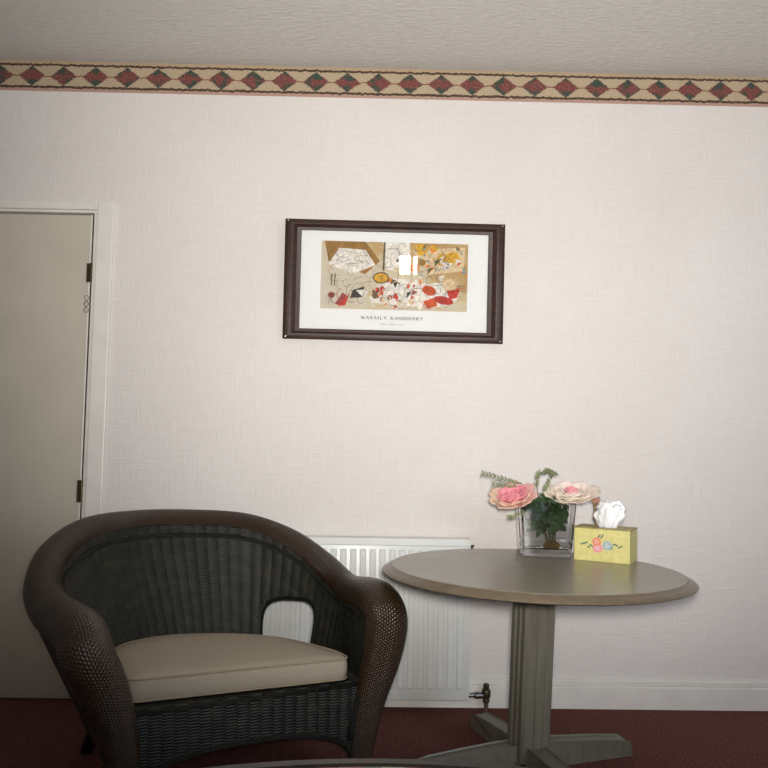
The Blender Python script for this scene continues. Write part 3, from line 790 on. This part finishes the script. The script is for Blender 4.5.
for q in lb.v:      # keep leaves within the glass below its lip
    if q.z < .158:
        lx, ly = .080, .045; q.x = max(-lx, min(lx, q.x)); q.y = max(-ly, min(ly, q.y))
lb.build('leaves', M['leaf_dark'], fo, smooth=True); st.build('stems', M['stem'], fo, smooth=True)
tl = MB()
for k in range(3): leaf(tl, (-.034+.008*k, -.036-.001*k, .12+.006*(k % 2)), (.25*(k-2), -.1, .25-(k % 2)*.8), (0, -1, .2), .036, .030)
for q in tl.v: q.y = max(-.046, q.y)
tl.build('teal_leaf', M['leaf_teal'], fo, smooth=True)
# fine sprigs
def sprig(pts, label, n_, ll, lw, seed, droop=0, mat='leaf_mid', name='fern_sprig'):
    r_ = random.Random(seed); base = Vector(pts[0]); e = empty(name, base); tag(e, label, 'greenery')
    P = catmull([Vector(p)-base for p in pts], 8); MB().tube(P, [.0014*(1-.6*i/len(P)) for i in range(len(P))], 6).build('stem', M['stem'], e, smooth=True)
    lf = MB()
    for k in range(n_):
        f = r_.uniform(.25, 1); i = min(len(P)-2, int(f*(len(P)-1))); t_ = (P[i+1]-P[i]).normalized(); s = (-1)**k
        side = Vector((-t_.z, r_.uniform(-.6, .6), t_.x)).normalized()*s
        leaf(lf, P[i], t_*1.0+side*r_.uniform(.5, 1.0), (0, -1, .3), ll*r_.uniform(.7, 1.2), lw)
    lf.build('leaflets', M[mat], e, smooth=True); return e
yv = FY-.02
sprig([(0.600, yv, .770), (0.563, yv, .830), (0.488, yv-.01, .868), (0.383, yv-.02, .895)], 'long feathery sage sprig reaching furthest left above the pink rose', 190, .017, .0036, 1)
sprig([(0.593, yv-.01, .770), (0.558, yv-.02, .820), (0.498, yv-.02, .846), (0.423, yv-.02, .858)], 'shorter sage sprig just below the long one on the left', 130, .016, .0036, 2)
sprig([(0.596, yv, .770), (0.583, yv, .84), (0.582, yv, .880), (0.596, yv, .900), (0.623, yv-.01, .905), (0.648, yv-.01, .890)], 'tall curling green sprig at the top centre of the bouquet', 50, .016, .006, 3)
sprig([(0.613, yv+.005, .770), (0.606, yv+.005, .83), (0.623, yv, .872), (0.640, yv, .905)], 'short upright budded sprig beside the tall curling one', 34, .015, .006, 4)
sprig([(0.548, yv-.03, .775), (0.523, yv-.05, .765), (0.493, yv-.055, .755), (0.478, yv-.055, .748)], 'small drooping sprig under the pink rose at the vase lip', 20, .014, .006, 6)
# dried leaf hanging on the right, and a bud at the rose tip
e = empty('dried_leaf', (.758, FY-.02, .808)); tag(e, 'tan dried leaf hanging down from the white rose towards the tissue box', 'leaf')
mb_ = MB(); P = catmull([(0, 0, 0), (.022, -.004, -.004), (.030, -.004, -.035), (.024, -.006, -.062), (.034, -.008, -.095)], 6)
mb_.tube(P, [.002+.0065*math.sin(PI*i/(len(P)-1))+.0012*math.sin(i*2.1) for i in range(len(P))], 8, flat=.25, up=(0, 1, 0)).build('blade', M['tan_leaf'], e, smooth=True)
e = empty('rose_bud', (.776, FY-.022, .804)); tag(e, 'small brownish pink bud at the right tip of the white rose', 'flower')
M['bud'] = petal_mat('bud_petals', lin(196, 150, 140), lin(176, 130, 110), lin(150, 110, 84))
mb_ = MB()
for k in range(6):
    a = 2*PI*k/6; d = Vector((.1, math.cos(a), math.sin(a))); vs, fs = petal_grid(d*.003, d, Vector((1, 0, .12))+d*.35, .018, .026, .1, .2, 5, 5); mb_.add(vs, fs)
mb_.build('bud_petals', M['bud'], e, smooth=True)

# ------------------------------------------------------------------ tissue box and tissue
FLc, FRc = Vector((.694, -.382)), Vector((.859, -.472)); wv = (FRc-FLc); BW = wv.length; ang = math.atan2(wv.y, wv.x); BD, BH = .118, .108
bx = empty('tissue_box', (FLc.x, FLc.y, tz(.78)+.0006), ang); bx.rotation_euler = (0, R(.75), ang)
tag(bx, 'pale yellow painted tissue box with a flower spray on the round table', 'tissue box')
M['yellow'] = simple('yellow_paint', lin(212, 203, 128), .5, var=.06, scale=60)
M['gilt'] = simple('gilt_edge', lin(158, 144, 84), .45, .2, var=.15, scale=60)
hx0, hx1, hy0, hy1 = BW*.36, BW*.72, BD*.3, BD*.7
b = MB(); th = .004
b.box(0, BW, 0, th, 0, BH, bev=.0012).box(0, BW, BD-th, BD, 0, BH, bev=.0012).box(0, th, 0, BD, 0, BH, bev=.0012).box(BW-th, BW, 0, BD, 0, BH, bev=.0012)
b.build('box_walls', M['yellow'], bx)
b = MB(); z0_, z1_ = BH-.001, BH+.0035
b.box(-.0005, BW+.0005, -.0005, hy0, z0_, z1_).box(-.0005, BW+.0005, hy1, BD+.0005, z0_, z1_).box(-.0005, hx0, hy0, hy1, z0_, z1_).box(hx1, BW+.0005, hy0, hy1, z0_, z1_)
b.build('box_lid', M['gilt'], bx)
# painted spray: petals and leaves as thin raised paint
fp = {}
def blob(key, x, z, rx_, rz_, d, rot=0, n=14):
    mb_ = fp.setdefault(key, MB()); vs = [(x, d, z)]+[(x+rx_*math.cos(a)*math.cos(rot)-rz_*math.sin(a)*math.sin(rot), d, z+rz_*math.sin(a)*math.cos(rot)+rx_*math.cos(a)*math.sin(rot)) for a in [2*PI*k/n for k in range(n)]]
    mb_.add(vs, [(0, 1+k, 1+(k+1) % n) for k in range(n)])
cxx, czz = BW*.47, BH*.50; r_ = random.Random(4)
for k in range(12):
    s = -1 if k < 6 else 1; q = (k % 6); x = cxx+.004+s*(.026+.0080*q); z = czz+r_.uniform(-.013, .013)*(1-q/7); blob('spray_green', x, z, .0072-.0006*q, .0030, -.0004, r_.uniform(-.7, .7))
for k in range(4): blob('spray_green', cxx-.006+.005*k, czz+.027+.006*(k % 2), .0055, .0024, -.0004, 1.2)
for (x, z, rr_, key) in ((-.011, .011, .0150, 'spray_orange'), (-.008, -.009, .0165, 'spray_pink'), (.024, .001, .0160, 'spray_blue')):
    for a in range(6): blob(key, cxx+x+rr_*.5*math.cos(a*PI/3), czz+z+rr_*.5*math.sin(a*PI/3), rr_*.55, rr_*.5, -.0006-.00002*a)
    for a in range(5): blob('spray_white', cxx+x+rr_*.35*math.cos(a*PI*2/5), czz+z+rr_*.35*math.sin(a*PI*2/5), rr_*.17, rr_*.09, -.0011-.00001*a, a)
for key, c in (('spray_green', (96, 120, 96)), ('spray_orange', (226, 138, 104)), ('spray_pink', (226, 150, 160)), ('spray_blue', (158, 180, 182)), ('spray_white', (238, 226, 214))):
    fp[key].build('painted_spray', simple(key, lin(*c), .6, var=.08, scale=200), bx)
# crumpled tissue
M['tissue'] = simple('tissue_paper', lin(240, 240, 240), .9, spec=.1, var=.01)
M['tissue'].node_tree.nodes['Principled BSDF'].inputs['Subsurface Weight'].default_value = .15
M['tissue'].node_tree.nodes['Principled BSDF'].inputs['Subsurface Radius'].default_value = (.01, .01, .01)
tcx = FLc+wv*.54+Vector((-wv.y, wv.x)).normalized()*BD*.5
ts = mesh_obj('tissue', [], [], M['tissue']); bpy.data.objects.remove(ts)
vs = []; fs = []; NT_, NH_ = 56, 20; r_ = random.Random(9)
for i in range(NH_):
    q = i/(NH_-1); rad_ = .022+.027*math.sin(PI*min(1, q*1.05)*.72)*(1-.18*q); z = -.002+.088*q
    for k in range(NT_):
        a = 2*PI*k/NT_; fl = 1+.15*math.sin(a*4+q*3.2)*(.4+.6*q)+.13*math.sin(a*9-q*5)+.10*math.sin(a*14+q*9)+.05*math.sin(a*23+q*17)
        zz = z*(1-.10*q)+q*q*(.007*math.sin(a*3+1)+.006*math.sin(a*7)+.004*math.sin(a*12))
        vs.append((rad_*fl*math.cos(a)*.95+.010*q, rad_*fl*math.sin(a)*.42, zz))
for i in range(NH_-1):
    for k in range(NT_): fs.append((i*NT_+k, i*NT_+(k+1) % NT_, (i+1)*NT_+(k+1) % NT_, (i+1)*NT_+k))
n0 = len(vs)
for j, (kk, dz) in enumerate(((.75, .006), (.4, .000), (.05, -.006))):
    for k in range(NT_):
        p = vs[(NH_-1)*NT_+k]; vs.append((.010+(p[0]-.010)*kk+.003*math.sin(k*.7), p[1]*kk, p[2]+dz+.004*math.sin(k*1.3)))
    a0 = (NH_-1)*NT_ if j == 0 else n0+(j-1)*NT_
    for k in range(NT_): fs.append((a0+k, a0+(k+1) % NT_, n0+j*NT_+(k+1) % NT_, n0+j*NT_+k))
ts = mesh_obj('tissue', vs, fs, M['tissue'], None, True, loc=(tcx.x, tcx.y, bx.location.z+BH-.003)); ts.rotation_euler = (0, 0, ang)
tag(ts, 'crumpled white paper tissue pulled up from the yellow box', 'tissue')

# ------------------------------------------------------------------ lights
def spot(name, loc, target, watts, size, blend, radius, col):
    l = bpy.data.lights.new(name, 'SPOT'); l.energy = watts; l.spot_size = R(size); l.spot_blend = blend; l.shadow_soft_size = radius; l.color = col
    o = bpy.data.objects.new(name, l); COL.objects.link(o); o.location = loc
    o.rotation_euler = (Vector(target)-Vector(loc)).to_track_quat('-Z', 'Y').to_euler(); return o
spot('camera_flash', (.03, -3.10, 1.05), (.42, 0, 2.02), 365, 92, 1.0, .06, (1, .96, .92))
def area(name, loc, target, watts, sx_, sy_, col):
    l = bpy.data.lights.new(name, 'AREA'); l.shape = 'RECTANGLE'; l.size = sx_; l.size_y = sy_; l.energy = watts; l.color = col
    o = bpy.data.objects.new(name, l); COL.objects.link(o); o.location = loc
    o.rotation_euler = (Vector(target)-Vector(loc)).to_track_quat('-Z', 'Y').to_euler(); return o
area('cool_side_fill', (XR-.02, -3.0, 1.35), (.2, -.3, .5), 42, 1.2, 1.1, (.70, .82, 1))  # added cool fill from the right; no window stands in that wall
wd = bpy.data.worlds.new('daylight'); bpy.context.scene.world = wd; wd.use_nodes = True
wd.node_tree.nodes['Background'].inputs[0].default_value = (.6, .7, .9, 1); wd.node_tree.nodes['Background'].inputs[1].default_value = .3

# ------------------------------------------------------------------ camera
F, pit, yaw, roll, D, zc = 799.53, .0750, .0150, .0158, 3.1221, .9899
cam = bpy.data.cameras.new('camera'); cam.sensor_width = 36; cam.lens = F/768*36; cam.clip_start = .02
co_ = bpy.data.objects.new('camera', cam); COL.objects.link(co_)
fw = Vector((math.sin(yaw)*math.cos(pit), math.cos(yaw)*math.cos(pit), math.sin(pit))); r0 = Vector((math.cos(yaw), -math.sin(yaw), 0)); u0_ = r0.cross(fw)
rt = r0*math.cos(roll)+u0_*math.sin(roll); upv = u0_*math.cos(roll)-r0*math.sin(roll)
mt = Matrix.Identity(4)
for i in range(3): mt[i][0] = rt[i]; mt[i][1] = upv[i]; mt[i][2] = -fw[i]
mt[0][3], mt[1][3], mt[2][3] = 0, -D, zc
co_.matrix_world = mt
sc = bpy.context.scene; sc.camera = co_
vs_ = sc.view_settings; vs_.view_transform = 'Standard'; vs_.look = 'None'; vs_.gamma = 1; vs_.use_curve_mapping = False; vs_.exposure = 0
